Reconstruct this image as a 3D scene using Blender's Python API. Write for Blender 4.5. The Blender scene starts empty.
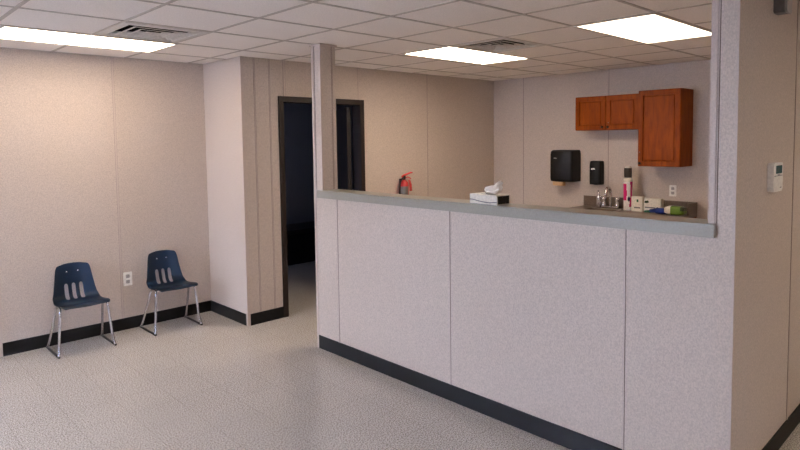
import bpy, bmesh, math, random
from mathutils import Vector, Matrix
S = bpy.context.scene
COL = S.collection
random.seed(4)
T = 0.6096          # ceiling module
H = 2.594           # ceiling height

# ---------------------------------------------------------------- camera
CAM = Vector((-2.6849, -3.5281, 1.7839))
YAW, PITCH, ROLL, F, PX, PY = 0.7951, -0.0633, -0.0121, 598.32, 411.76, 177.99
Fw = Vector((math.cos(YAW)*math.cos(PITCH), math.sin(YAW)*math.cos(PITCH), math.sin(PITCH)))
R0 = Vector((math.sin(YAW), -math.cos(YAW), 0)); U0 = R0.cross(Fw)
Rr = R0*math.cos(ROLL) + U0*math.sin(ROLL); Uu = -R0*math.sin(ROLL) + U0*math.cos(ROLL)
cam = bpy.data.cameras.new('camera'); co = bpy.data.objects.new('camera', cam); COL.objects.link(co)
M = Matrix((Rr, Uu, -Fw)).transposed().to_4x4(); M.translation = CAM
co.matrix_world = M
cam.sensor_width = 36; cam.lens = F*36/800
cam.shift_x = (400-PX)/800; cam.shift_y = (PY-225)/800
cam.clip_start = 0.05
S.camera = co

# ---------------------------------------------------------------- world, daylight, exposure
W = bpy.data.worlds.new('sky'); S.world = W; W.use_nodes = True
bg = W.node_tree.nodes['Background']; bg.inputs[0].default_value = (0.75, 0.82, 1.0, 1); bg.inputs[1].default_value = 0.7
def area(name, loc, rot, sx, sy, power, col):
    l = bpy.data.lights.new(name, 'AREA'); l.shape = 'RECTANGLE'; l.size = sx; l.size_y = sy; l.energy = power; l.color = col
    o = bpy.data.objects.new(name, l); COL.objects.link(o); o.location = loc; o.rotation_euler = rot
    return o
DAY = (0.74, 0.79, 1.0)
def sky_patch(name, loc, aim, sx, sy, power):                     # bright sky outside a window, shining down through it
    o = area(name, loc, (0, 0, 0), sx, sy, power, DAY)
    o.rotation_euler = (Vector(aim)-Vector(loc)).to_track_quat('-Z', 'Z').to_euler()
sky_patch('daylight_west', (-7.6, 1.0, 3.5), (-.8, .6, .3), 4.5, 1.8, 9500)
sky_patch('daylight_south', (-3.0, -9.3, 3.0), (-1.8, -3.5, .6), 2.4, 1.5, 700)
LAMP = (1.0, 0.81, 0.62); LAMP_E = 10.4
area('fill_dim_room', (.45, 3.6, 1.4), (math.radians(90), 0, math.radians(-90)), .9, 1.1, 3, (.5, .62, 1.0))   # added cool fill light, standing in for unseen window light
vs = S.view_settings
S.display_settings.display_device = 'sRGB'
vs.view_transform = 'Standard'; vs.look = 'None'; vs.gamma = 1; vs.use_curve_mapping = False
vs.exposure = 0.13

# ---------------------------------------------------------------- materials
def lin(c): return tuple(((x/255)/12.92 if x/255 <= .04045 else ((x/255+.055)/1.055)**2.4) for x in c)
def mat(name, rgb, rough=.5, metal=0., spec=.5, noise=None, bump=0., emit=None, coat=0.):
    """rgb = sRGB 0-255; noise = (scale, amount, stretch xyz)"""
    m = bpy.data.materials.new(name); m.use_nodes = True
    nt = m.node_tree; b = nt.nodes['Principled BSDF']
    c = lin(rgb)
    b.inputs['Base Color'].default_value = (*c, 1); b.inputs['Roughness'].default_value = rough
    b.inputs['Metallic'].default_value = metal; b.inputs['Specular IOR Level'].default_value = spec
    b.inputs['Coat Weight'].default_value = coat
    tc = nt.nodes.new('ShaderNodeTexCoord')
    sc, am, st = noise or (60, .06, (1, 1, 1))
    mp = nt.nodes.new('ShaderNodeMapping'); mp.inputs['Scale'].default_value = st
    nt.links.new(tc.outputs['Object'], mp.inputs['Vector'])
    n = nt.nodes.new('ShaderNodeTexNoise'); n.inputs['Scale'].default_value = sc; n.inputs['Detail'].default_value = 3
    nt.links.new(mp.outputs['Vector'], n.inputs['Vector'])
    r = nt.nodes.new('ShaderNodeValToRGB')
    r.color_ramp.elements[0].position = .33; r.color_ramp.elements[1].position = .67
    r.color_ramp.elements[0].color = (*[max(0, x*(1-am*1.6)) for x in c], 1)
    r.color_ramp.elements[1].color = (*[min(1, x*(1+am*1.6)) for x in c], 1)
    nt.links.new(n.outputs['Fac'], r.inputs['Fac']); nt.links.new(r.outputs['Color'], b.inputs['Base Color'])
    if bump:
        bu = nt.nodes.new('ShaderNodeBump'); bu.inputs['Strength'].default_value = bump; bu.inputs['Distance'].default_value = .001
        nt.links.new(n.outputs['Fac'], bu.inputs['Height']); nt.links.new(bu.outputs['Normal'], b.inputs['Normal'])
    if emit:
        b.inputs['Emission Color'].default_value = (*emit[0], 1); b.inputs['Emission Strength'].default_value = emit[1]
    return m

VINYL = (196, 182, 171)
m_wall = mat('vinyl_wall', VINYL, .55, noise=(150, .085, (1, 1, .75)), bump=.2, spec=.35)
m_batten = mat('vinyl_batten', (196, 181, 172), .5, noise=(170, .05, (1, 1, .75)), spec=.35)
m_seam_shade = mat('seam_shade', (96, 80, 72), .8)  # shadow lines along the batten edges, put in as dark strips
m_tile = mat('ceiling_tile', (246, 239, 232), .9, noise=(140, .05, (1, 1, 1)), bump=.2, spec=.2)
m_grid = mat('ceiling_grid', (196, 186, 176), .6, spec=.3)
m_black = mat('black_vinyl_base', (10, 9, 11), .5, spec=.25)
m_ledge = mat('grey_green_laminate', (152, 148, 136), .28, noise=(120, .04, (1, 1, 1)), spec=.5)
m_bronze = mat('bronze_door_frame', (38, 28, 25), .5, spec=.3)
m_door = mat('dark_door', (40, 30, 28), .5)
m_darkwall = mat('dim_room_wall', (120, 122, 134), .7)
m_dark = mat('dark_bench', (22, 20, 26), .45)
m_frame = mat('white_metal', (205, 200, 192), .4)
m_glow = mat('lamp_lens', (255, 255, 255), .5, noise=(60, .0, (1, 1, 1)), emit=(LAMP, LAMP_E))
m_duct_shade = mat('duct_and_blade_shade', (26, 22, 20), .9)  # dark duct inside; also paints shade onto the vent blade tops
m_chrome = mat('chrome', (215, 215, 220), .14, metal=1., noise=(40, .02, (1, 1, 1)))
m_runner = mat('dark_runner', (60, 56, 56), .35, metal=.7)
m_navy = mat('navy_plastic', (7, 29, 48), .42, spec=.3, noise=(90, .08, (1, 1, 1)), bump=.1)
m_white = mat('white_plastic', (240, 237, 232), .4)
m_wslot = mat('outlet_slot', (60, 56, 54), .6)
m_lcd = mat('lcd_screen', (70, 102, 108), .25)
m_grey = mat('grey_plastic', (118, 117, 120), .45)
m_lgrey = mat('light_grey_plastic', (172, 168, 166), .4)
m_blackp = mat('black_plastic', (12, 11, 11), .5, spec=.25)
m_paper = mat('kraft_paper', (205, 168, 124), .8)
m_white_card = mat('white_card', (232, 226, 214), .6)
m_tissue = mat('tissue', (244, 236, 226), .9, noise=(50, .03, (1, 1, 1)), bump=.3)
m_green = mat('label_green', (36, 104, 72), .5)
m_lime = mat('lime_film', (98, 130, 30), .3)
m_dgreen = mat('dark_green_film', (42, 62, 26), .35)
m_blue = mat('blue_film', (20, 44, 120), .3)
m_magenta = mat('magenta_label', (205, 18, 104), .4)
m_navylab = mat('navy_label', (28, 28, 66), .4)
m_cap = mat('charcoal_cap', (62, 56, 52), .45)
m_red = mat('extinguisher_red', (190, 22, 20), .28, coat=.4)
m_silver = mat('silver_label', (112, 108, 104), .4, metal=.3)
m_granite = mat('brown_laminate', (112, 96, 84), .3, noise=(190, .25, (1, 1, 1)), spec=.5)
m_steel = mat('brushed_steel', (170, 160, 150), .3, metal=1., noise=(80, .05, (1, 8, 1)))
m_glass = mat('window_pane', (235, 240, 245), .02); m_glass.node_tree.nodes['Principled BSDF'].inputs['Transmission Weight'].default_value = 1
m_grayline = mat('grey_print', (120, 116, 120), .6)

def wood():
    m = bpy.data.materials.new('cherry_wood'); m.use_nodes = True; nt = m.node_tree; b = nt.nodes['Principled BSDF']
    tc = nt.nodes.new('ShaderNodeTexCoord'); mp = nt.nodes.new('ShaderNodeMapping'); mp.inputs['Scale'].default_value = (14, 14, 2.2)
    nt.links.new(tc.outputs['Object'], mp.inputs['Vector'])
    n = nt.nodes.new('ShaderNodeTexNoise'); n.inputs['Scale'].default_value = 2.4; n.inputs['Detail'].default_value = 5; n.inputs['Distortion'].default_value = .8
    nt.links.new(mp.outputs['Vector'], n.inputs['Vector'])
    r = nt.nodes.new('ShaderNodeValToRGB'); r.color_ramp.elements[0].position = .3; r.color_ramp.elements[1].position = .72
    r.color_ramp.elements[0].color = (*lin((112, 42, 0)), 1); r.color_ramp.elements[1].color = (*lin((144, 66, 2)), 1)
    nt.links.new(n.outputs['Fac'], r.inputs['Fac']); nt.links.new(r.outputs['Color'], b.inputs['Base Color'])
    b.inputs['Roughness'].default_value = .45; b.inputs['Specular IOR Level'].default_value = .08
    return m
m_wood = wood()

def floor_mat():
    m = bpy.data.materials.new('speckled_vinyl_tile'); m.use_nodes = True; nt = m.node_tree; b = nt.nodes['Principled BSDF']; L = nt.links.new
    tc = nt.nodes.new('ShaderNodeTexCoord')
    def ramp(p0, c0, p1, c1):
        r = nt.nodes.new('ShaderNodeValToRGB'); e = r.color_ramp.elements
        e[0].position = p0; e[1].position = p1; e[0].color = (*c0, 1); e[1].color = (*c1, 1); return r
    n = nt.nodes.new('ShaderNodeTexNoise'); n.inputs['Scale'].default_value = 120; n.inputs['Detail'].default_value = 4; L(tc.outputs['Object'], n.inputs['Vector'])
    r = ramp(.36, lin((132, 127, 120)), .60, lin((224, 217, 209))); L(n.outputs['Fac'], r.inputs['Fac'])
    n2 = nt.nodes.new('ShaderNodeTexNoise'); n2.inputs['Scale'].default_value = 2.2; n2.inputs['Detail'].default_value = 4; L(tc.outputs['Object'], n2.inputs['Vector'])
    r2 = ramp(.3, (.95, .95, .95), .7, (1, 1, 1)); L(n2.outputs['Fac'], r2.inputs['Fac'])
    br = nt.nodes.new('ShaderNodeTexBrick'); br.offset = 0; br.inputs['Scale'].default_value = 1
    br.inputs['Brick Width'].default_value = .3048; br.inputs['Row Height'].default_value = .3048; br.inputs['Mortar Size'].default_value = .0016
    br.inputs['Color1'].default_value = (1, 1, 1, 1); br.inputs['Color2'].default_value = (.965, .965, .965, 1); br.inputs['Mortar'].default_value = (.72, .71, .7, 1)
    mp = nt.nodes.new('ShaderNodeMapping'); mp.inputs['Location'].default_value = (.11, .07, 0); L(tc.outputs['Object'], mp.inputs['Vector']); L(mp.outputs['Vector'], br.inputs['Vector'])
    def mul(a, c):
        x = nt.nodes.new('ShaderNodeMix'); x.data_type = 'RGBA'; x.blend_type = 'MULTIPLY'; x.inputs[0].default_value = 1
        L(a, x.inputs[6]); L(c, x.inputs[7]); return x.outputs[2]
    L(mul(mul(r.outputs['Color'], r2.outputs['Color']), br.outputs['Color']), b.inputs['Base Color'])
    rr = ramp(.2, (.20,)*3, .8, (.25,)*3); L(n2.outputs['Fac'], rr.inputs['Fac']); L(rr.outputs['Color'], b.inputs['Roughness'])
    bu = nt.nodes.new('ShaderNodeBump'); bu.inputs['Strength'].default_value = .06; bu.inputs['Distance'].default_value = .002
    n3 = nt.nodes.new('ShaderNodeTexNoise'); n3.inputs['Scale'].default_value = 14; L(tc.outputs['Object'], n3.inputs['Vector'])
    L(n3.outputs['Fac'], bu.inputs['Height']); L(bu.outputs['Normal'], b.inputs['Normal'])
    b.inputs['Specular IOR Level'].default_value = .5
    return m
m_floor = floor_mat()

# ---------------------------------------------------------------- mesh helpers (all in world coordinates)
class MB:
    def __init__(s): s.bm = bmesh.new()
    def _m(s, fs, mi, smooth=False):
        for f in fs:
            f.material_index = mi; f.smooth = smooth
    def box(s, x0, x1, y0, y1, z0, z1, bev=0., mi=0, seg=2):
        b = bmesh.new()
        bmesh.ops.create_cube(b, size=1)
        for v in b.verts: v.co = Vector(((x0+x1)/2+v.co.x*(x1-x0), (y0+y1)/2+v.co.y*(y1-y0), (z0+z1)/2+v.co.z*(z1-z0)))
        if bev: bmesh.ops.bevel(b, geom=b.edges[:], offset=bev, segments=seg, affect='EDGES', profile=.5)
        return s.merge(b, mi)
    def merge(s, b, mi=0, smooth=False, mtx=None):
        vm = {}
        for v in b.verts: vm[v] = s.bm.verts.new(mtx @ v.co if mtx else v.co)
        for f in b.faces:
            try:
                g = s.bm.faces.new([vm[v] for v in f.verts]); g.material_index = mi; g.smooth = smooth or f.smooth
            except ValueError: pass
        b.free(); return s
    def tube(s, pts, r, seg=12, mi=0, closed=False):
        pts = [Vector(p) for p in pts]; n = len(pts); rings = []
        up = Vector((0, 0, 1)); pv = None
        for i, p in enumerate(pts):
            if closed: d = (pts[(i+1) % n]-pts[i-1])
            else: d = pts[min(i+1, n-1)]-pts[max(i-1, 0)]
            d.normalize()
            if pv is None:
                a = d.cross(up) if abs(d.z) < .9 else d.cross(Vector((1, 0, 0)))
            else: a = pv-d*pv.dot(d)
            a.normalize(); pv = a; b = d.cross(a)
            rad = r[i] if isinstance(r, (list, tuple)) else r
            rings.append([s.bm.verts.new(p+(a*math.cos(t)+b*math.sin(t))*rad) for t in [2*math.pi*k/seg for k in range(seg)]])
        m = n if closed else n-1
        for i in range(m):
            A, B = rings[i], rings[(i+1) % n]
            for k in range(seg):
                f = s.bm.faces.new([A[k], A[(k+1) % seg], B[(k+1) % seg], B[k]]); f.smooth = True; f.material_index = mi
        if not closed:
            for A in (rings[0][::-1], rings[-1]):
                f = s.bm.faces.new(A); f.material_index = mi
        return s
    def lathe(s, c, prof, seg=32, mi=0, mis=None, a0=0, a1=2*math.pi):
        """prof = [(radius, z)...] around a vertical axis"""
        c = Vector(c); full = abs(a1-a0-2*math.pi) < 1e-6; nn = seg if full else seg+1
        rings = []
        for (r, z) in prof:
            if r < 1e-6 and full: rings.append([s.bm.verts.new(c+Vector((0, 0, z)))]*nn)
            else: rings.append([s.bm.verts.new(c+Vector((r*math.cos(a0+(a1-a0)*k/seg), r*math.sin(a0+(a1-a0)*k/seg), z))) for k in range(nn)])
        for i in range(len(rings)-1):
            A, B = rings[i], rings[i+1]
            for k in range(seg):
                q = [A[k], A[(k+1) % nn], B[(k+1) % nn], B[k]]; u = []
                for v in q:
                    if v not in u: u.append(v)
                if len(u) >= 3:
                    f = s.bm.faces.new(u); f.smooth = True; f.material_index = mis[i] if mis else mi
        return s
    def prism(s, poly, z0, z1, mi=0, mtx=None, bev=0.):
        b = bmesh.new(); n = len(poly)
        A = [b.verts.new((p[0], p[1], z0)) for p in poly]; B = [b.verts.new((p[0], p[1], z1)) for p in poly]
        b.faces.new(A[::-1]); b.faces.new(B)
        for i in range(n): b.faces.new([A[i], A[(i+1) % n], B[(i+1) % n], B[i]])
        if bev: bmesh.ops.bevel(b, geom=b.edges[:], offset=bev, segments=2, affect='EDGES')
        return s.merge(b, mi, mtx=mtx)
    def build(s, name, mats, parent=None, origin=None, smooth=None):
        bmesh.ops.recalc_face_normals(s.bm, faces=s.bm.faces[:])
        o0 = Vector(parent.matrix_basis.translation) if parent is not None else Vector(origin or (0, 0, 0))
        p = parent
        while p is not None and p.parent is not None:
            p = p.parent; o0 = o0 + Vector(p.matrix_basis.translation)
        for v in s.bm.verts: v.co -= o0
        me = bpy.data.meshes.new(name); s.bm.to_mesh(me); s.bm.free()
        for m in (mats if isinstance(mats, (list, tuple)) else [mats]): me.materials.append(m)
        o = bpy.data.objects.new(name, me); COL.objects.link(o)
        if parent is not None: o.parent = parent
        elif origin: o.location = origin
        return o
def tag(o, label=None, cat=None, group=None, kind=None):
    if label: o['label'] = label
    if cat: o['category'] = cat
    if group: o['group'] = group
    if kind: o['kind'] = kind
    return o
def thing(name, loc, label, cat, group=None):
    o = bpy.data.objects.new(name, None); COL.objects.link(o); o.location = loc; o.empty_display_size = .1
    return tag(o, label, cat, group)
def struct(name, mb, m, parent=None, label=None):
    o = mb.build(name, m, parent)
    if parent is None: o['kind'] = 'structure'
    if label: o['label'] = label
    return o
def rot_about(c, ang, axis='Z'):
    c = Vector(c); return Matrix.Translation(c) @ Matrix.Rotation(ang, 4, axis) @ Matrix.Translation(-c)
def rrect(w, h, r, n=5):
    out = []
    for cx, cy, a in ((w/2-r, h/2-r, 0), (-w/2+r, h/2-r, 90), (-w/2+r, -h/2+r, 180), (w/2-r, -h/2+r, 270)):
        for k in range(n+1):
            t = math.radians(a+90*k/n); out.append((cx+r*math.cos(t), cy+r*math.sin(t)))
    return out
# frames for things on walls: local (a, b, c) -> world; a = to the viewer's right, b = up, c = out of the wall
def on_wall(kind, at):
    if kind == 'x-':   # wall facing -X; right = -Y
        return Matrix(((0, 0, -1, at[0]), (-1, 0, 0, at[1]), (0, 1, 0, at[2]), (0, 0, 0, 1)))
    if kind == 'y-':   # wall facing -Y; right = +X
        return Matrix(((1, 0, 0, at[0]), (0, 0, -1, at[1]), (0, 1, 0, at[2]), (0, 0, 0, 1)))

# ---------------------------------------------------------------- structure
YA, X1, Y2, XC, XW, YR = 2.445, .166, 1.671, .290, 4.037, -2.615
XL = -1.72                                      # left end of the chair wall
struct('floor', MB().box(-5.2, 6.6, -7.2, 7.0, -.1, 0), m_floor)
VENTS = ((-2*T, .68), (2*T, -T-.01))
w = MB(); y0 = -7.2
for vx, vy in sorted(VENTS, key=lambda v: v[1]):
    a, b = vy+.045, vy+T-.045
    w.box(-5.2, 6.6, y0, a, H, H+.03); w.box(-5.2, vx+.045, a, b, H, H+.03); w.box(vx+T-.045, 6.6, a, b, H, H+.03); y0 = b
w.box(-5.2, 6.6, y0, 7.0, H, H+.03)
w.box(-5.2, 6.6, -7.2, 7.0, H+.28, H+.34)
cl = struct('ceiling', w, m_tile)
g = MB()
i0, i1, j0, j1 = -8, 11, -11, 12
for i in range(i0, i1): g.box(i*T-.012, i*T+.012, -7.0, 6.9, H-.004, H-.0005)
for j in range(j0, j1):
    y = {1: .65, 2: 1.32, 3: 1.945}.get(j, j*T); g.box(-5.1, 6.5, y-.012, y+.012, H-.0045, H-.001)
struct('ceiling_grid', g, m_grid, cl)

struct('wall_back', MB().box(XL, X1+.12, YA, YA+.12, 0, H), m_wall)
struct('wall_hall', MB().box(XL, XL+.12, YA+.12, 6.9, 0, H), m_wall)
struct('wall_return', MB().box(X1, X1+.12, Y2+.12, YA, 0, H), m_wall)
DX0, DX1, DZ = .575, 1.655, 2.225               # door rough opening
w = MB()
w.box(X1, DX0, Y2, Y2+.12, 0, H); w.box(DX1, XW, Y2, Y2+.12, 0, H); w.box(DX0, DX1, Y2, Y2+.12, DZ, H)
struct('wall_door_side', w, m_wall)
struct('wall_cabinet_side', MB().box(XW, XW+.12, YR+.12, Y2+.12, 0, H), m_wall)
struct('wall_right', MB().box(XC, 6.5, YR, YR+.115, 0, H), m_wall)
struct('wall_counter', MB().box(XC, XC+.12, YR+.115, .575, 0, 1.308), m_wall)
struct('wall_post', MB().box(XC, XC+.156, .575, .692, 0, H), m_wall)
# far bounds of the place
w = MB(); w.box(-5.2, -5.08, -7.1, -1.6, 0, H); w.box(-5.2, -5.08, 2.3, 6.9, 0, H); w.box(-5.2, -5.08, -1.6, 2.3, 0, .55); w.box(-5.2, -5.08, -1.6, 2.3, 2.35, H)
struct('wall_west', w, m_wall)
w = MB(); w.box(-5.08, -4.3, -7.2, -7.08, 0, H); w.box(-1.7, 6.5, -7.2, -7.08, 0, H); w.box(-4.3, -1.7, -7.2, -7.08, 0, .55); w.box(-4.3, -1.7, -7.2, -7.08, 2.35, H)
struct('wall_south', w, m_wall)
struct('wall_east', MB().box(6.5, 6.62, -7.1, 6.9, 0, H), m_wall)
struct('wall_north', MB().box(-5.08, 6.5, 6.9, 7.02, 0, H), m_wall)
# windows (behind the photographer)
wd = bpy.data.objects.new('window_1', None); COL.objects.link(wd); wd['kind'] = 'structure'
f = MB()
for y in (-1.6, .32, 2.25): f.box(-5.17, -5.11, y, y+.05, .55, 2.35)
for z in (.55, 2.30): f.box(-5.17, -5.11, -1.6, 2.3, z, z+.05)
f.build('window_frame', m_bronze, wd)
MB().box(-5.143, -5.137, -1.55, 2.25, .6, 2.3).build('pane', m_glass, wd)
wd = bpy.data.objects.new('window_2', None); COL.objects.link(wd); wd['kind'] = 'structure'
f = MB()
for x in (-4.3, -3.02, -1.75): f.box(x, x+.05, -7.17, -7.11, .55, 2.35)
for z in (.55, 2.30): f.box(-4.3, -1.7, -7.17, -7.11, z, z+.05)
f.build('window_frame', m_bronze, wd)
MB().box(-4.25, -1.75, -7.143, -7.137, .6, 2.3).build('pane', m_glass, wd)

# dim room behind the door
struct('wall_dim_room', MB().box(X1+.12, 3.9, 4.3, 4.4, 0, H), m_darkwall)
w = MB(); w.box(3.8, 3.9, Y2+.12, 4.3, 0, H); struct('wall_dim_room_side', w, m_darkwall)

# baseboards
BB = .113; bt = .007
CS = .026                                        # corner strip width
struct('baseboard_back', MB().box(XL+CS, X1-bt, YA-bt, YA, 0, BB), m_black)
struct('baseboard_return', MB().box(X1-bt, X1, Y2+CS, YA, 0, BB), m_black)
struct('baseboard_door_side', MB().box(X1+CS, DX0, Y2-bt, Y2, 0, BB), m_black)
struct('baseboard_inner', MB().box(DX1, XW, Y2-bt, Y2, 0, BB).box(XW-bt, XW, -2.5, Y2-bt, 0, BB), m_black)
struct('baseboard_counter', MB().box(XC-bt, XC, YR+.007, .692-CS, 0, BB), m_black)
struct('baseboard_right', MB().box(XC+.007, 6.5, YR-bt, YR, 0, BB), m_black)
struct('baseboard_dim_room', MB().box(X1+.12, 3.8, 4.3-bt, 4.3, 0, BB), m_black)

# panel battens and corner strips (thin vinyl mouldings on the seams)
tn = [0]
def trim(mb, mats=None):
    tn[0] += 1
    struct('trim_%d' % tn[0], mb, mats or [m_batten, m_seam_shade])
def batten_y(x, y, z0, z1, wd=.016, shade_w=.0018):   # on a wall facing -Y
    trim(MB().box(x-wd/2, x+wd/2, y-.0035, y, z0, z1).box(x+wd/2, x+wd/2+shade_w, y-.0008, y, z0, z1, mi=1).box(x-wd/2-shade_w*.6, x-wd/2, y-.0008, y, z0, z1, mi=1))
def batten_x(y, x, z0, z1, wd=.010, shade_w=.0035):  # on a wall facing -X
    trim(MB().box(x-.003, x, y-wd/2, y+wd/2, z0, z1).box(x-.0008, x, y-wd/2-shade_w, y-wd/2, z0, z1, mi=1).box(x-.0008, x, y+wd/2, y+wd/2+shade_w*.4, z0, z1, mi=1))
batten_y(-.722, YA, BB, H)
for x in (.305, .470, 2.70): batten_y(x, Y2, BB, H, .008, .004)
batten_y(.640, Y2, DZ, H, .022, .003); batten_y(1.60, Y2, DZ, H, .016)
batten_x(1.178, XW, BB, H); batten_x(-.045, XW, 1.08, H)
for y in (.385, -.850, -2.088): batten_x(y, XC, BB, 1.308, .007, .0032)
batten_x(-2.533, XC, 1.375, H, .004, .0045); batten_y(1.285, YR, BB, H, .018, .008)
batten_y(XC+.118, .575, 1.375, H, .004, .005)    # seam on the post's inner side
batten_x(.662, XC, 1.375, H, .004, .0045)
def corner(x, y, sx, sy, z0=0., z1=H, ca=CS):    # L-shaped moulding round an outside corner; the wall lies to (sx, sy)
    t = .004; m = MB()
    m.prism([(x-sx*t, y-sy*t), (x+sx*ca, y-sy*t), (x+sx*ca, y), (x, y), (x, y+sy*ca), (x-sx*t, y+sy*ca)], z0, z1)
    trim(m, m_batten)
corner(X1, Y2, 1, 1); corner(XC, YR, 1, 1, ca=.007); corner(XL, YA, 1, 1, ca=.03)
corner(XC, .692, 1, -1, ca=.022); corner(XC, .575, 1, 1, 1.375, H, ca=.012)
trim(MB().box(XC-.004, XC, -2.527, -2.4985, 1.375, H), m_batten)
# small moulding round the top of the post
trim(MB().box(XC-.012, XC+.168, .563, .704, H-.016, H-.005), m_batten)

# door 1: bronze frame, dark leaf swung into the dim room
d1 = bpy.data.objects.new('door_1', None); COL.objects.link(d1); d1.location = (DX0, Y2, 0); d1['kind'] = 'structure'
f = MB()
for x0, x1 in ((DX0-.012, DX0+.045), (DX1-.045, DX1+.012)): f.box(x0, x1, Y2-.014, Y2+.134, 0, DZ+.012, .002)
f.box(DX0-.012, DX1+.012, Y2-.0145, Y2+.1345, DZ-.045, DZ+.0125, .002)
f.build('door_frame', m_bronze, d1)
lf = MB(); b = bmesh.new(); bmesh.ops.create_cube(b, size=1)
for v in b.verts: v.co = Vector((v.co.x*.045, (v.co.y+.5)*.90, (v.co.z+.5)*2.15+.01))
lf.merge(b, mtx=Matrix.Translation((DX1-.07, Y2+.165, 0)) @ Matrix.Rotation(math.radians(-27), 4, 'Z'))
lf.build('door_leaf', m_door, d1)

# ledge on the half wall (notched round post)
lg = MB().prism([(XC-.028, -2.535), (XC-.0045, -2.535), (XC-.0045, -2.4985), (XC+.158, -2.4985), (XC+.158, .574), (XC-.0045, .574), (XC-.0045, .628), (XC-.028, .628)], 1.308, 1.372, bev=.0025)
struct('trim_ledge', lg, m_ledge)

# ---------------------------------------------------------------- ceiling lights and vents
m_glow_dim = mat('lamp_lens_dim', (255, 255, 255), .5, noise=(60, .0, (1, 1, 1)), emit=(LAMP, LAMP_E*.36))  # weaker output, set to keep the cabinet wall darker
m_glow_bright = mat('lamp_lens_bright', (255, 255, 255), .5, noise=(60, .0, (1, 1, 1)), emit=(LAMP, LAMP_E*1.5))  # stronger output, set to brighten the door-side and right walls
def ceiling_light(x, y, label, glow=None):
    t = thing('ceiling_light', (x+T, y+T/2, H-.02), label, 'ceiling light', 'recessed fluorescent ceiling lights')
    f = MB(); e = .022
    z0, z1 = H-.008, H-.0005
    f.box(x+.003, x+2*T-.003, y+.003, y+e, z0, z1, .002); f.box(x+.003, x+2*T-.003, y+T-e, y+T-.003, z0, z1, .002)
    f.box(x+.003, x+e, y+e, y+T-e, z0, z1, .002); f.box(x+2*T-e, x+2*T-.003, y+e, y+T-e, z0, z1, .002)
    f.build('light_frame', m_frame, t)
    MB().box(x+e, x+2*T-e, y+e, y+T-e, H-.005, H-.001).build('diffuser', glow or m_glow, t)
ceiling_light(-3*T+.045, 1.328, 'long white ceiling light above two blue chairs, cut by the left edge of the photo')
ceiling_light(2*T, -.035, 'smaller-looking ceiling light beyond the counter, left of the two over the back room', m_glow_bright)
ceiling_light(2*T, -3*T, 'ceiling light nearest the wooden wall cabinets, right one of the back room', m_glow_dim)
# unseen fixtures added to light the near floor and the right wall
ceiling_light(-3*T, -7*T, 'added unseen ceiling light over the near floor, beside the photographer', m_glow_dim)
ceiling_light(2*T, -8*T, 'added unseen ceiling light over the passage right of the counter wall, outside the photo', m_glow_bright)

def vent(x, y, label):
    t = thing('ceiling_vent', (x+T/2, y+T/2, H-.03), label, 'air vent', 'square ceiling air vents')
    cx, cy = x+T/2, y+T/2
    f = MB()
    def ring(mb, r0, z0, r1, z1, th=.002, mi=0, top=0):
        c = [(-1, -1), (1, -1), (1, 1), (-1, 1)]
        for k in range(4):
            a, b_ = c[k], c[(k+1) % 4]
            v = [mb.bm.verts.new((cx+a[0]*r0, cy+a[1]*r0, z0)), mb.bm.verts.new((cx+b_[0]*r0, cy+b_[1]*r0, z0)),
                 mb.bm.verts.new((cx+b_[0]*r1, cy+b_[1]*r1, z1)), mb.bm.verts.new((cx+a[0]*r1, cy+a[1]*r1, z1))]
            u = [mb.bm.verts.new(q.co+Vector((0, 0, th))) for q in v]
            for q in ([v[0], v[1], v[2], v[3]], [u[3], u[2], u[1], u[0]], [v[0], v[3], u[3], u[0]], [v[1], v[0], u[0], u[1]], [v[2], v[1], u[1], u[2]], [v[3], v[2], u[2], u[3]]):
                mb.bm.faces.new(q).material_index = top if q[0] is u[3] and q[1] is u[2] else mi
    ring(f, T/2-.004, H-.004, .250, H-.010, .0035); ring(f, .250, H-.010, .232, H+.012, top=1)  # upper side of the inner slope painted with the duct's shade
    f.build('vent_frame', [m_frame, m_duct_shade], t)
    d = MB(); d.box(cx-.27, cx+.27, cy-.27, cy+.27, H+.20, H+.21)
    for a, b_ in ((-.272, -.262), (.262, .272)):
        d.box(cx+a, cx+b_, cy-.272, cy+.272, H+.031, H+.20); d.box(cx-.262, cx+.262, cy+a, cy+b_, H+.031, H+.20)
    d.build('duct_box', m_duct_shade, t)
    for r in (.200, .134, .068):
        l = MB(); ring(l, r, H-.008, r-.018, H-.008, .0015, top=1); ring(l, r-.018, H-.008, r-.050, H+.016, .0015, top=1); l.build('louver', [m_frame, m_duct_shade], t)  # blade tops coloured dark to stand in for shade inside the duct
vent(-2*T, .68, 'square louvred ceiling air vent beside the long left ceiling light')
vent(2*T, -T-.01, 'square louvred ceiling air vent between the two back room lights')

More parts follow.
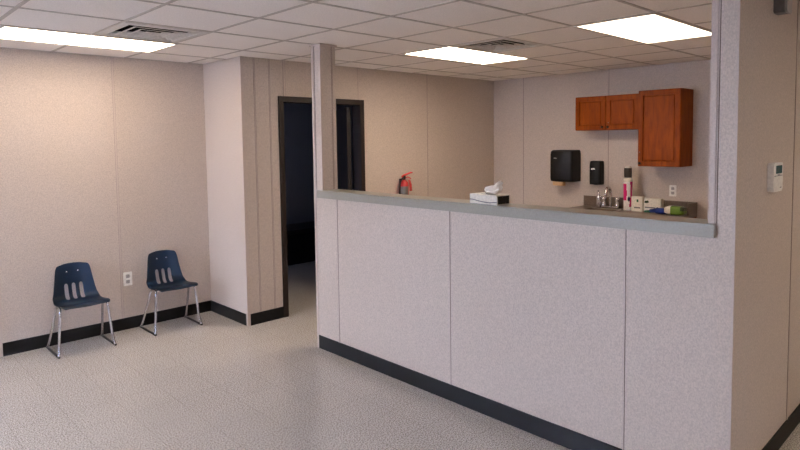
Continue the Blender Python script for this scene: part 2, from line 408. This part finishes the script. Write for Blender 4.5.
# ---------------------------------------------------------------- chairs
def spline(pts, n=8):
    pts = [Vector(p) for p in pts]; out = []
    for i in range(len(pts)-1):
        p0, p1, p2, p3 = pts[max(i-1, 0)], pts[i], pts[i+1], pts[min(i+2, len(pts)-1)]
        for k in range(n):
            t = k/n
            out.append(.5*((2*p1)+(p2-p0)*t+(2*p0-5*p1+4*p2-p3)*t*t+(3*p1-p0-3*p2+p3)*t**3))
    out.append(pts[-1]); return out
def make_chair(loc, label):
    t = thing('stacking_chair', loc, label, 'chair', 'blue plastic chairs against the wall')
    L = Vector(loc)
    # shell: columns across (with slot edges), rows along the side profile
    prof = [(-.222, .404), (-.213, .418), (-.190, .426), (-.14, .425), (-.07, .414), (0, .406), (.06, .405), (.105, .413), (.132, .428), (.146, .446),
            (.156, .478), (.164, .510), (.172, .548), (.179, .590), (.190, .650), (.198, .690), (.204, .712), (.208, .724)]
    half = [.170, .183, .189, .191, .192, .192, .190, .186, .186, .180, .174, .168, .162, .155, .148, .139, .128, .105]
    cols = [-1, -.93, -.80, -.60, -.455, -.33, -.205, -.0625, .0625, .205, .33, .455, .60, .80, .93, 1]
    bm = bmesh.new(); V = []
    sl = (.060, .0135)      # slot pitch, half width (metres)
    for r, (y, z) in enumerate(prof):
        row = []; hw = half[r]
        xs = [-1, -.94, -.82, None, None, None, None, None, None, None, None, .82, .94, 1]
        fx = [-.088, -.068, -.048, -.012, .012, .048, .068, .088]
        xs = [-hw, -hw*.94, -hw*.80, -sl[0]-sl[1], -sl[0]+sl[1], -sl[1], sl[1], sl[0]-sl[1], sl[0]+sl[1], hw*.80, hw*.94, hw]
        for x in xs:
            q = abs(x)/hw
            if r <= 6: dy, dz = 0, -.005*max(0, q-.8)/.2+.004*q*q      # seat edges roll down
            elif r <= 9: dy, dz = -.022*q**3, .008*q**3
            else: dy, dz = -.030*q**3, 0                                # back sides wrap forward
            if r == 0: dz += .004*q
            if r == len(prof)-1: dz -= .012*q**4
            row.append(bm.verts.new(L+Vector((x, y+dy, z+dz))))
        V.append(row)
    for r in range(len(prof)-1):
        for c in range(11):
            if 7 <= r <= 11 and c in (3, 5, 7): continue                # the three slots
            f = bm.faces.new([V[r][c], V[r][c+1], V[r+1][c+1], V[r+1][c]]); f.smooth = True
    mb = MB(); mb.bm = bm
    sh = mb.build('seat_shell', m_navy, t)
    so = sh.modifiers.new('thick', 'SOLIDIFY'); so.thickness = .007; so.offset = -1
    su = sh.modifiers.new('smooth', 'SUBSURF'); su.levels = 2; su.render_levels = 2
    for x in (-.046, .046):
        k = MB(); k.lathe((0, 0, 0), [(0, .006), (.006, .005), (.009, .001), (.009, -.012)], 16)
        k.bm.transform(Matrix.Translation(L+Vector((x, .183, .650))) @ Matrix.Rotation(math.radians(79), 4, 'X'))
        k.build('rivet', m_chrome, sh)
    for sx in (-1, 1):
        xt, xb = .183*sx, .222*sx
        MB().tube([L+Vector(p) for p in spline([(xt*.97, -.085, .400), (xt, -.112, .392), (xt*1.03, -.128, .355), (xt*1.08, -.135, .25), (xt*1.14, -.142, .12), (xb*.985, -.160, .030), (xb, -.170, .012)])], .0105).build('leg', m_chrome, t)
        MB().tube([L+Vector(p) for p in spline([(xt*.97, -.02, .398), (xt, .004, .386), (xt*1.03, .022, .350), (xt*1.09, .075, .22), (xt*1.17, .150, .075), (xb*.99, .178, .030), (xb, .200, .012)])], .0105).build('leg', m_chrome, t)
        MB().tube([L+Vector(p) for p in ((xb, -.178, .0105), (xb, -.1, .0105), (xb, .12, .0105), (xb, .206, .0105))], .0102).build('runner', m_runner, t)
        MB().tube([L+Vector(p) for p in ((xt*.97, -.095, .4), (xt*.97, -.01, .398))], .0105).build('seat_rail', m_chrome, t)
    MB().tube([L+Vector(p) for p in ((-.178, -.05, .390), (.178, -.05, .390))], .008).build('crossbar', m_chrome, t)
    return t
def copy_tree(o, parent=None):
    c = o.copy(); COL.objects.link(c)
    if parent is not None: c.parent = parent
    for ch in list(o.children): copy_tree(ch, c)
    return c
ch1 = make_chair((-1.155, 2.200, 0), 'navy blue plastic chair on chrome legs, left one, left of the wall outlet')
ch2 = copy_tree(ch1); ch2.location = (-.358, 2.205, 0)
ch2['label'] = 'navy blue plastic chair on chrome legs, right one, between outlet and wall corner'

# ---------------------------------------------------------------- outlets, thermostat, sensor
def outlet(kind, at, w_, h_, label, face='light_switch'):
    M_ = on_wall(kind, at)
    t = thing('wall_outlet', at, label, 'outlet', 'white wall outlets')
    MB().prism(rrect(w_, h_, .006), 0, .006, mtx=M_, bev=.0015).build('cover_plate', m_white, t)
    for s_ in (-1, 1):
        r = MB().prism(rrect(w_*.44, h_*.26, .008), .006, .0085, mtx=M_ @ Matrix.Translation((0, s_*h_*.20, 0))).build('receptacle', m_lgrey, t)
        b_ = MB()
        for a in (-.006, .006): b_.box(a-.0012, a+.0012, s_*h_*.20-.001, s_*h_*.20+.008, .0085, .0092)
        b_.box(-.002, .002, s_*h_*.20-.010, s_*h_*.20-.006, .0085, .0092)
        b_.bm.transform(M_); b_.build('socket_slots', m_wslot, r)
outlet('y-', (-.666, YA, .487), .080, .132, 'white wall outlet low on the wall between the two blue chairs')
outlet('x-', (XW, -.825, 1.186), .078, .125, 'white wall outlet under the tall wooden wall cabinet')

t = thing('thermostat', (.86, YR, 1.57), 'white wall thermostat with small dark display on the right wall', 'thermostat')
M_ = on_wall('y-', (.858, YR, 1.568))
MB().prism(rrect(.168, .150, .014), 0, .030, mtx=M_, bev=.004).build('housing', m_white, t)
MB().prism(rrect(.108, .042, .004), .030, .0315, mtx=M_ @ Matrix.Translation((.008, .040, 0))).build('display', m_lcd, t)
s_ = MB().box(-.072, .072, .006, .009, .0295, .0308); s_.bm.transform(M_); s_.build('cover_seam', m_grayline, t)
s_ = MB().box(-.016, .022, .010, .016, .0300, .033); s_.bm.transform(M_); s_.build('button', m_lgrey, t)
s_ = MB().box(.030, .060, -.058, -.053, .0300, .0306); s_.bm.transform(M_); s_.build('maker_mark', m_grayline, t)

t = thing('wall_sensor', (.85, YR, 2.44), 'grey box sensor high on the right wall, cut by the top edge', 'sensor')
M_ = on_wall('y-', (.852, YR, 2.475))
MB().prism(rrect(.088, .135, .008), 0, .050, mtx=M_, bev=.003).build('housing', m_grey, t)
MB().prism(rrect(.090, .137, .012), .050, .062, mtx=M_, bev=.005).build('front_cover', m_lgrey, t)

# ---------------------------------------------------------------- wall cabinets
def cab_door(parent, y0, y1, z0, z1, x, knob_y, latch):
    """y0 > y1: left to right as seen; front at x"""
    m = MB(); t_ = .020; a, b_ = max(y0, y1), min(y0, y1); st = .052
    m.box(x-t_, x, b_, a, z0, z0+st, .003); m.box(x-t_, x, b_, a, z1-st, z1, .003)
    m.box(x-t_, x, b_, b_+st, z0+st, z1-st, .003); m.box(x-t_, x, a-st, a, z0+st, z1-st, .003)
    # inner ogee slope and flat panel
    m.box(x-.005, x-.002, b_+st-.001, a-st+.001, z0+st-.001, z1-st+.001)
    m.box(x-.015, x-.004, b_+st+.012, a-st-.012, z0+st+.012, z1-st-.012, .005)
    d = m.build('door', m_wood, parent)
    kx = x-t_
    k = MB(); k.lathe((0, 0, 0), [(.005, 0), (.005, .012), (.013, .016), (.015, .022), (.011, .028), (0, .030)], 20)
    k.bm.transform(Matrix.Translation((kx, knob_y, z0+.030)) @ Matrix.Rotation(math.radians(-90), 4, 'Y')); k.build('knob', m_blackp, d)
    if latch:
        k = MB(); k.lathe((0, 0, 0), [(.006, 0), (.006, .006), (0, .009)], 14)
        k.bm.transform(Matrix.Translation((kx, latch[0], latch[1])) @ Matrix.Rotation(math.radians(-90), 4, 'Y')); k.build('lock_button', m_chrome, d)
c1 = thing('wall_cabinet', (XW, -.17, 1.872), 'short wide two-door cherry wood wall cabinet, left of the taller one', 'cabinet', 'cherry wood wall cabinets')
MB().box(3.757, XW, -.563, .222, 1.872, 2.266, .002).build('body', m_wood, c1)
cab_door(c1, .218, -.166, 1.876, 2.262, 3.756, -.135, None)
cab_door(c1, -.174, -.559, 1.876, 2.262, 3.756, -.205, (-.205, 1.955))
c2 = thing('wall_cabinet', (XW, -.8, 1.466), 'tall single-door cherry wood wall cabinet, right of the shorter one', 'cabinet', 'cherry wood wall cabinets')
MB().box(3.722, XW, -1.028, -.566, 1.466, 2.292, .002).build('body', m_wood, c2)
cab_door(c2, -.572, -1.024, 1.470, 2.288, 3.721, -.600, (-.592, 1.62))

# ---------------------------------------------------------------- dispensers
def front_round(w_, h_, d_, r, name, m, par, M_, bulge=.02):
    """box with rounded vertical front edges and slightly bulged face"""
    b = bmesh.new(); n = 8; poly = [(-w_/2, 0), (-w_/2, d_-r)]
    for k in range(1, n): a = math.pi*k/(2*n); poly.append((-w_/2+r*(1-math.cos(a)), d_-r+r*math.sin(a)))
    for k in range(9):
        u = k/8; poly.append((-w_/2+r+(w_-2*r)*u, d_+bulge*4*u*(1-u)))
    for k in range(n-1, 0, -1): a = math.pi*k/(2*n); poly.append((w_/2-r*(1-math.cos(a)), d_-r+r*math.sin(a)))
    poly += [(w_/2, d_-r), (w_/2, 0)]
    rows = []
    for q, (z, s) in enumerate(((-h_/2, .90), (-h_/2+.012, .97), (-h_/2+.035, 1), (h_/2-.05, 1), (h_/2-.018, .96), (h_/2-.004, .86), (h_/2, .72))):
        rows.append([b.verts.new((x*(1 if q < 4 else .5+.5*s+.0), z, y*s)) for x, y in poly])
    for A, B in zip(rows, rows[1:]):
        for k in range(len(poly)): b.faces.new([A[k], A[(k+1) % len(poly)], B[(k+1) % len(poly)], B[k]])
    b.faces.new(rows[0]); b.faces.new(rows[-1])
    for f in b.faces: f.smooth = True
    mb = MB().merge(b, smooth=True, mtx=M_); o = mb.build(name, m, par)
    md = o.modifiers.new('e', 'EDGE_SPLIT'); md.split_angle = math.radians(40)
    return o
at = (XW, .474, 1.442); t = thing('paper_towel_dispenser', at, 'large black paper towel dispenser on the wall, left of soap dispenser', 'dispenser')
M_ = on_wall('x-', at)
front_round(.318, .390, .215, .04, 'housing', m_blackp, t, M_)
s_ = MB().box(-.125, .020, -.250, -.185, .12, .19, .006); s_.bm.transform(M_); s_.build('paper_sheet', m_paper, t)
s_ = MB().prism([(-.085, .092), (-.03, .088), (-.03, .094), (-.055, .101), (-.080, .102)], .2305, .2325, mtx=M_ @ Matrix.Translation((0, 0, 0))); s_.build('maker_mark', m_lgrey, t)
s_ = MB().box(-.075, -.035, -.118, -.112, .2265, .2305); s_.bm.transform(M_); s_.build('small_print', m_bronze, t)
at = (XW, .078, 1.362); t = thing('soap_dispenser', at, 'small black soap dispenser on the wall above the faucet', 'dispenser')
M_ = on_wall('x-', at)
front_round(.150, .285, .095, .03, 'housing', m_blackp, t, M_, .008)
s_ = MB().box(-.040, -.022, .038, .054, .098, .1045).box(-.018, .006, .040, .058, .098, .1065).box(.006, .012, .038, .050, .098, .1055); s_.bm.transform(M_); s_.build('maker_mark', m_white, t)
s_ = MB().box(-.02, .02, -.150, -.140, .03, .07); s_.bm.transform(M_); s_.build('nozzle', m_grey, t)

# ---------------------------------------------------------------- sink counter
ZC = .950
t = thing('sink_counter', (3.73, -.42, 0), 'brown laminate sink counter with backsplash below the wooden cabinets', 'counter')
bx = MB()                                     # top with a cut-out for the basin
sy0, sy1, sx0, sx1 = -.33, .05, 3.45, 3.82
bx.box(3.415, sx0, -1.09, .262, ZC-.035, ZC); bx.box(sx1, XW-.003, -1.09, .262, ZC-.035, ZC, .003)
bx.box(sx0, sx1, -1.09, sy0, ZC-.035, ZC); bx.box(sx0, sx1, sy1, .262, ZC-.035, ZC)
bx.build('countertop', m_granite, t)
MB().box(XW-.020, XW-.004, -1.09, .262, ZC+.0005, 1.074, .002).build('backsplash', m_granite, t)
MB().box(3.80, XW-.020, -1.090, -1.072, ZC, 1.074, .002).build('side_splash', m_granite, t)
MB().box(3.45, XW-.010, -1.085, .255, .101, ZC-.036).build('base_cabinet', m_wood, t)
MB().box(3.50, XW-.010, -1.08, .25, 0, .10).build('toe_kick', m_black, t)
sk = MB(); e = .014
for a in ((sx0-e, sx0+.004, sy0-e, sy1+e), (sx1-.004, sx1+e, sy0-e, sy1+e), (sx0, sx1, sy0-e, sy0+.004), (sx0, sx1, sy1-.004, sy1+e)): sk.box(*a, ZC, ZC+.006, .002)
sk.build('basin_rim', m_steel, t)
sk = MB(); sk.box(sx0+.002, sx1-.002, sy0+.002, sy1-.002, ZC-.034, ZC-.028)
sk.build('basin', m_steel, t)
fa = thing('faucet', (3.90, -.15, ZC), 'chrome two-handle faucet behind the sink, left of the pink and white can', 'faucet')
fz = ZC+.001
MB().box(3.875, 3.935, -.262, -.042, fz, fz+.028, .010).build('base_plate', m_chrome, fa)
MB().tube(spline([(3.905, -.152, fz+.02), (3.905, -.152, fz+.14), (3.90, -.152, fz+.20), (3.865, -.152, fz+.245), (3.815, -.152, fz+.235), (3.790, -.152, fz+.185), (3.788, -.152, fz+.155)]), .018, 14).build('spout', m_chrome, fa)
for y in (-.235, -.070):
    hd = MB().lathe((3.905, y, fz+.02), [(.030, 0), (.030, .03), (.022, .05), (.022, .075), (.032, .085), (.032, .105), (.012, .115), (0, .117)], 24).build('handle', m_chrome, fa)
    MB().tube([(3.905, y, fz+.115), (3.86, y+(.035 if y > -.15 else -.035), fz+.135)], [.009, .006], 10).build('lever', m_chrome, hd)
ZC += .001
so = thing('soap_bottle', (3.88, .00, ZC), 'small chrome pump bottle standing left of the faucet', 'bottle')
MB().lathe((3.885, -.012, ZC), [(0, 0), (.026, 0), (.028, .01), (.028, .12), (.022, .145), (.010, .155)], 24).build('bottle_body', m_chrome, so)
MB().lathe((3.885, -.012, ZC+.155), [(.010, 0), (.010, .03), (.006, .032), (.006, .055), (0, .056)], 16).tube([(3.885, -.012, ZC+.205), (3.845, -.02, ZC+.20)], .006).build('pump', m_chrome, so)

# tall can with a white and magenta label
cx, cy = 3.835, -.398
t = thing('spray_can', (cx, cy, ZC), 'tall white and magenta spray can with a charcoal cap beside the faucet', 'can')
rb = .047
b = bmesh.new(); nz, na = 40, 48; zs = [  .004+.328*k/nz for k in range(nz+1)]
ring_ = [[b.verts.new((cx+(rb-.002*math.cos(3*z/.3))*math.cos(2*math.pi*k/na), cy+(rb-.002*math.cos(3*z/.3))*math.sin(2*math.pi*k/na), ZC+z)) for k in range(na)] for z in zs]
body = MB(); body.bm = b
for i in range(nz):
    for k in range(na):
        f = b.faces.new([ring_[i][k], ring_[i][(k+1) % na], ring_[i+1][(k+1) % na], ring_[i+1][k]]); f.smooth = True
        a = (k+.5)/na*360; u = (a-215)/40.0; v = (zs[i]/.328)       # u = 0 faces the camera; -1 = left, 1 = right
        u = -((a-225+180) % 360-180)/75
        mi = 0
        if v > .12 and (u < -.05-.30*math.sin(v*3.0)+.25*(1-v) and u > -1.1): mi = 1
        if v > .35 and v < .92 and u > .42+.3*abs(v-.6): mi = 1
        if (u-.05)**2*3+((v-.40)*4.5)**2 < .16: mi = 2
        f.material_index = mi
body.bm.faces.new(ring_[0][::-1]); body.bm.faces.new(ring_[-1])
body.build('can_body', [m_white, m_magenta, m_navylab], t)
MB().lathe((cx, cy, ZC+.332), [(0, 0), (.047, 0), (.051, .006), (.051, .028), (.046, .040), (.030, .046), (0, .046)], 32).build('collar', m_white_card, t)
MB().lathe((cx, cy, ZC+.378), [(0, 0), (.040, 0), (.043, .010), (.042, .095), (.040, .108), (0, .108)], 32).build('cap', m_cap, t)
MB().lathe((cx, cy, ZC+.486), [(0, 0), (.036, 0), (.037, .012), (.028, .020), (0, .021)], 32).build('cap_top', m_white_card, t)

# boxes and packs on the counter
def slab(parent, name, c, sx, sy, sz, ang, m, mi=0, bev=.002):
    b = MB().box(c[0]-sx/2, c[0]+sx/2, c[1]-sy/2, c[1]+sy/2, c[2], c[2]+sz, bev); b.bm.transform(rot_about(c, ang)); return b.build(name, m, parent)
t = thing('small_box', (3.85, -.512, ZC), 'small upright white box with green print beside the pink can', 'box')
slab(t, 'carton', (3.855, -.512, ZC), .07, .130, .165, 0, m_white_card)
MB().box(3.8185, 3.8205, -.530, -.510, ZC+.105, ZC+.135).build('leaf_print', m_green, t)
MB().box(3.8185, 3.8205, -.550, -.480, ZC+.035, ZC+.050).build('text_print', m_grayline, t)
t = thing('glove_box', (3.87, -.68, ZC), 'wide white box with dark green marks between small box and blue tube', 'box')
b = MB().box(3.835, 3.915, -.775, -.585, ZC, ZC+.150, .002); b.build('carton', m_white_card, t)
MB().prism([(-.085, .122), (-.045, .130), (-.035, .108), (-.060, .100), (-.085, .100)], 0, .002, mtx=on_wall('x-', (3.835, -.68, ZC))).build('green_print', m_dgreen, t)
MB().prism([(.045, .052), (.060, .064), (.072, .050), (.064, .036), (.050, .036)], 0, .002, mtx=on_wall('x-', (3.835, -.68, ZC))).build('green_print', m_dgreen, t)
MB().box(3.833, 3.835, -.715, -.600, ZC+.045, ZC+.058).build('text_print', m_grayline, t)
t = thing('blue_tube', (3.79, -.80, ZC), 'blue tube with green tip lying in front of the white boxes', 'tube')
MB().tube([(3.74, -.700, ZC+.026), (3.745, -.755, ZC+.034), (3.75, -.765, ZC+.033), (3.75, -.885, ZC+.034)], [.020, .024, .033, .033], 20).build('tube_body', m_blue, t)
MB().tube([(3.735, -.640, ZC+.018), (3.738, -.69, ZC+.022), (3.74, -.702, ZC+.024)], [.010, .014, .020], 16).build('tip', m_green, t)
t = thing('wipes_pack', (3.80, -1.0, ZC), 'lime green and white soft pack at the right end of the sink counter', 'pack')
b = bmesh.new(); bmesh.ops.create_cube(b, size=1)
bmesh.ops.subdivide_edges(b, edges=b.edges[:], cuts=5, use_grid_fill=True)
for v in b.verts:
    u = v.co.copy(); k = 1-.35*abs(2*u.y)**4
    v.co = Vector((3.735+u.x*.11*(1-.15*abs(2*u.y)**3), -.975+u.y*.20, ZC+.0535+(u.z*.096)*k*(1-.25*abs(2*u.x)**3)))
for f in b.faces: f.smooth = True
pk = MB(); pk.bm = b
for f in b.faces:
    c = f.calc_center_median(); f.material_index = 1 if c.y > -.930 else (2 if (c.y < -1.035 and c.z > ZC+.05) else 0)
pk.build('film_pack', [m_lime, m_white_card, m_dgreen], t)

# ---------------------------------------------------------------- tissue box on the ledge
ZL = 1.372
t = thing('tissue_box', (.345, -1.14, ZL), 'low white tissue box with black end and a tissue sticking out, on the ledge', 'tissue box')
ang = math.radians(-5); c0 = (.350, -1.143, ZL)
R_ = rot_about(c0, ang)
b = MB().box(.292, .412, -1.262, -1.024, ZL, ZL+.060, .0015); b.bm.transform(R_); b.build('carton', m_white_card, t)
b = MB().box(.300, .404, -1.2632, -1.2622, ZL+.005, ZL+.055); b.bm.transform(R_); b.build('end_panel', m_blackp, t)
b = MB()
pts = [(-1.026, ZL+.028), (-1.06, ZL+.027), (-1.10, ZL+.021), (-1.15, ZL+.016), (-1.20, ZL+.015), (-1.26, ZL+.021)]
for (ya, za), (yb, zb) in zip(pts, pts[1:]):
    v = [b.bm.verts.new((.2912, ya, za)), b.bm.verts.new((.2912, yb, zb)), b.bm.verts.new((.2912, yb, zb-.005)), b.bm.verts.new((.2912, ya, za-.006))]; b.bm.faces.new(v)
b.bm.transform(R_); b.build('wave_print', m_grayline, t)
b = MB().prism([(.352+.032*math.cos(q), -1.143+.072*math.sin(q)) for q in [2*math.pi*k/24 for k in range(24)]], ZL+.0598, ZL+.0606); b.bm.transform(R_); b.build('opening', m_lgrey, t)
# crumpled tissue: folded sheet standing out of the slot
out = [(-1.118, .060), (-1.108, .078), (-1.100, .092), (-1.112, .104), (-1.150, .114), (-1.190, .120), (-1.212, .126), (-1.220, .146), (-1.232, .152), (-1.240, .140),
       (-1.250, .142), (-1.240, .126), (-1.246, .108), (-1.240, .086), (-1.222, .072), (-1.205, .060)]
b = bmesh.new(); cen = (-1.175, .085); rings = []
prof_t = [(.0, .030), (.45, .028), (.8, .020), (1.0, .004), (.8, -.018), (.45, -.026), (0, -.030)]
for k, (s_r, xo) in enumerate(prof_t[1:-1]):
    rings.append([b.verts.new((.350+xo+.006*math.sin(3.1*i+k), cen[0]+(y-cen[0])*s_r, ZL+cen[1]+(z-cen[1])*s_r)) for i, (y, z) in enumerate(out)])
for A, B in zip(rings, rings[1:]):
    for i in range(len(out)): b.faces.new([A[i], A[(i+1) % len(out)], B[(i+1) % len(out)], B[i]])
b.faces.new(rings[0]); b.faces.new(rings[-1])
bmesh.ops.triangulate(b, faces=[f for f in b.faces if len(f.verts) > 4])
for v in b.verts: v.co.z = max(v.co.z, ZL+.0607)
mb = MB(); mb.bm = b; ti = mb.build('tissue', m_tissue, t)

# ---------------------------------------------------------------- fire extinguisher on the far wall
ex, ey, zt = 2.215, 1.602, 1.305
t = thing('fire_extinguisher', (ex, ey, .93), 'red fire extinguisher with silver label hanging on the wall right of the doorway', 'fire extinguisher')
MB().lathe((ex, ey, .965), [(0, 0), (.050, 0), (.057, .01), (.057, .290), (.050, .320), (.030, .342), (.016, .350), (.016, .362)], 36).build('cylinder', m_red, t)
MB().lathe((ex, ey, .965), [(.0572, .17), (.0580, .172), (.0580, .272), (.0572, .274)], 24, a0=math.radians(170), a1=math.radians(285)).build('label_panel', m_silver, t)
MB().lathe((ex, ey, zt+.010), [(.018, 0), (.022, .006), (.022, .040), (.014, .048), (0, .048)], 20).build('valve', m_blackp, t)
MB().tube([(ex-.03, ey, zt+.048), (ex, ey, zt+.060), (ex+.03, ey-.015, zt+.074), (ex+.075, ey-.035, zt+.092), (ex+.10, ey-.045, zt+.093)], [.010, .014, .012, .011, .008], 10).build('lever', m_red, t)
MB().tube([(ex, ey, zt+.035), (ex+.05, ey-.02, zt+.040), (ex+.085, ey-.035, zt+.020)], .007, 10).build('carry_handle', m_red, t)
MB().tube(spline([(ex-.015, ey-.008, zt+.030), (ex-.055, ey-.020, zt+.020), (ex-.076, ey-.016, zt-.03), (ex-.078, ey-.010, zt-.10), (ex-.074, ey-.008, zt-.20)]), .010, 10).build('hose', m_blackp, t)
MB().tube([(ex+.048, ey-.040, zt+.005), (ex+.066, ey-.042, zt-.05), (ex+.074, ey-.042, zt-.125)], [.012, .017, .017], 10).build('nozzle', m_red, t)
MB().box(ex-.010, ex+.014, ey+.057, Y2, zt-.20, zt+.02).build('bracket', m_blackp, t)

# dim room: low dark bench
t = thing('bench', (2.6, 3.95, 0), 'low dark bench in the unlit room seen through the doorway', 'bench')
MB().box(1.7, 3.6, 3.66, 4.26, .47, .53, .01).build('bench_top', m_dark, t)
MB().box(1.75, 3.55, 3.80, 4.24, 0, .47, .01).build('bench_base', m_dark, t)
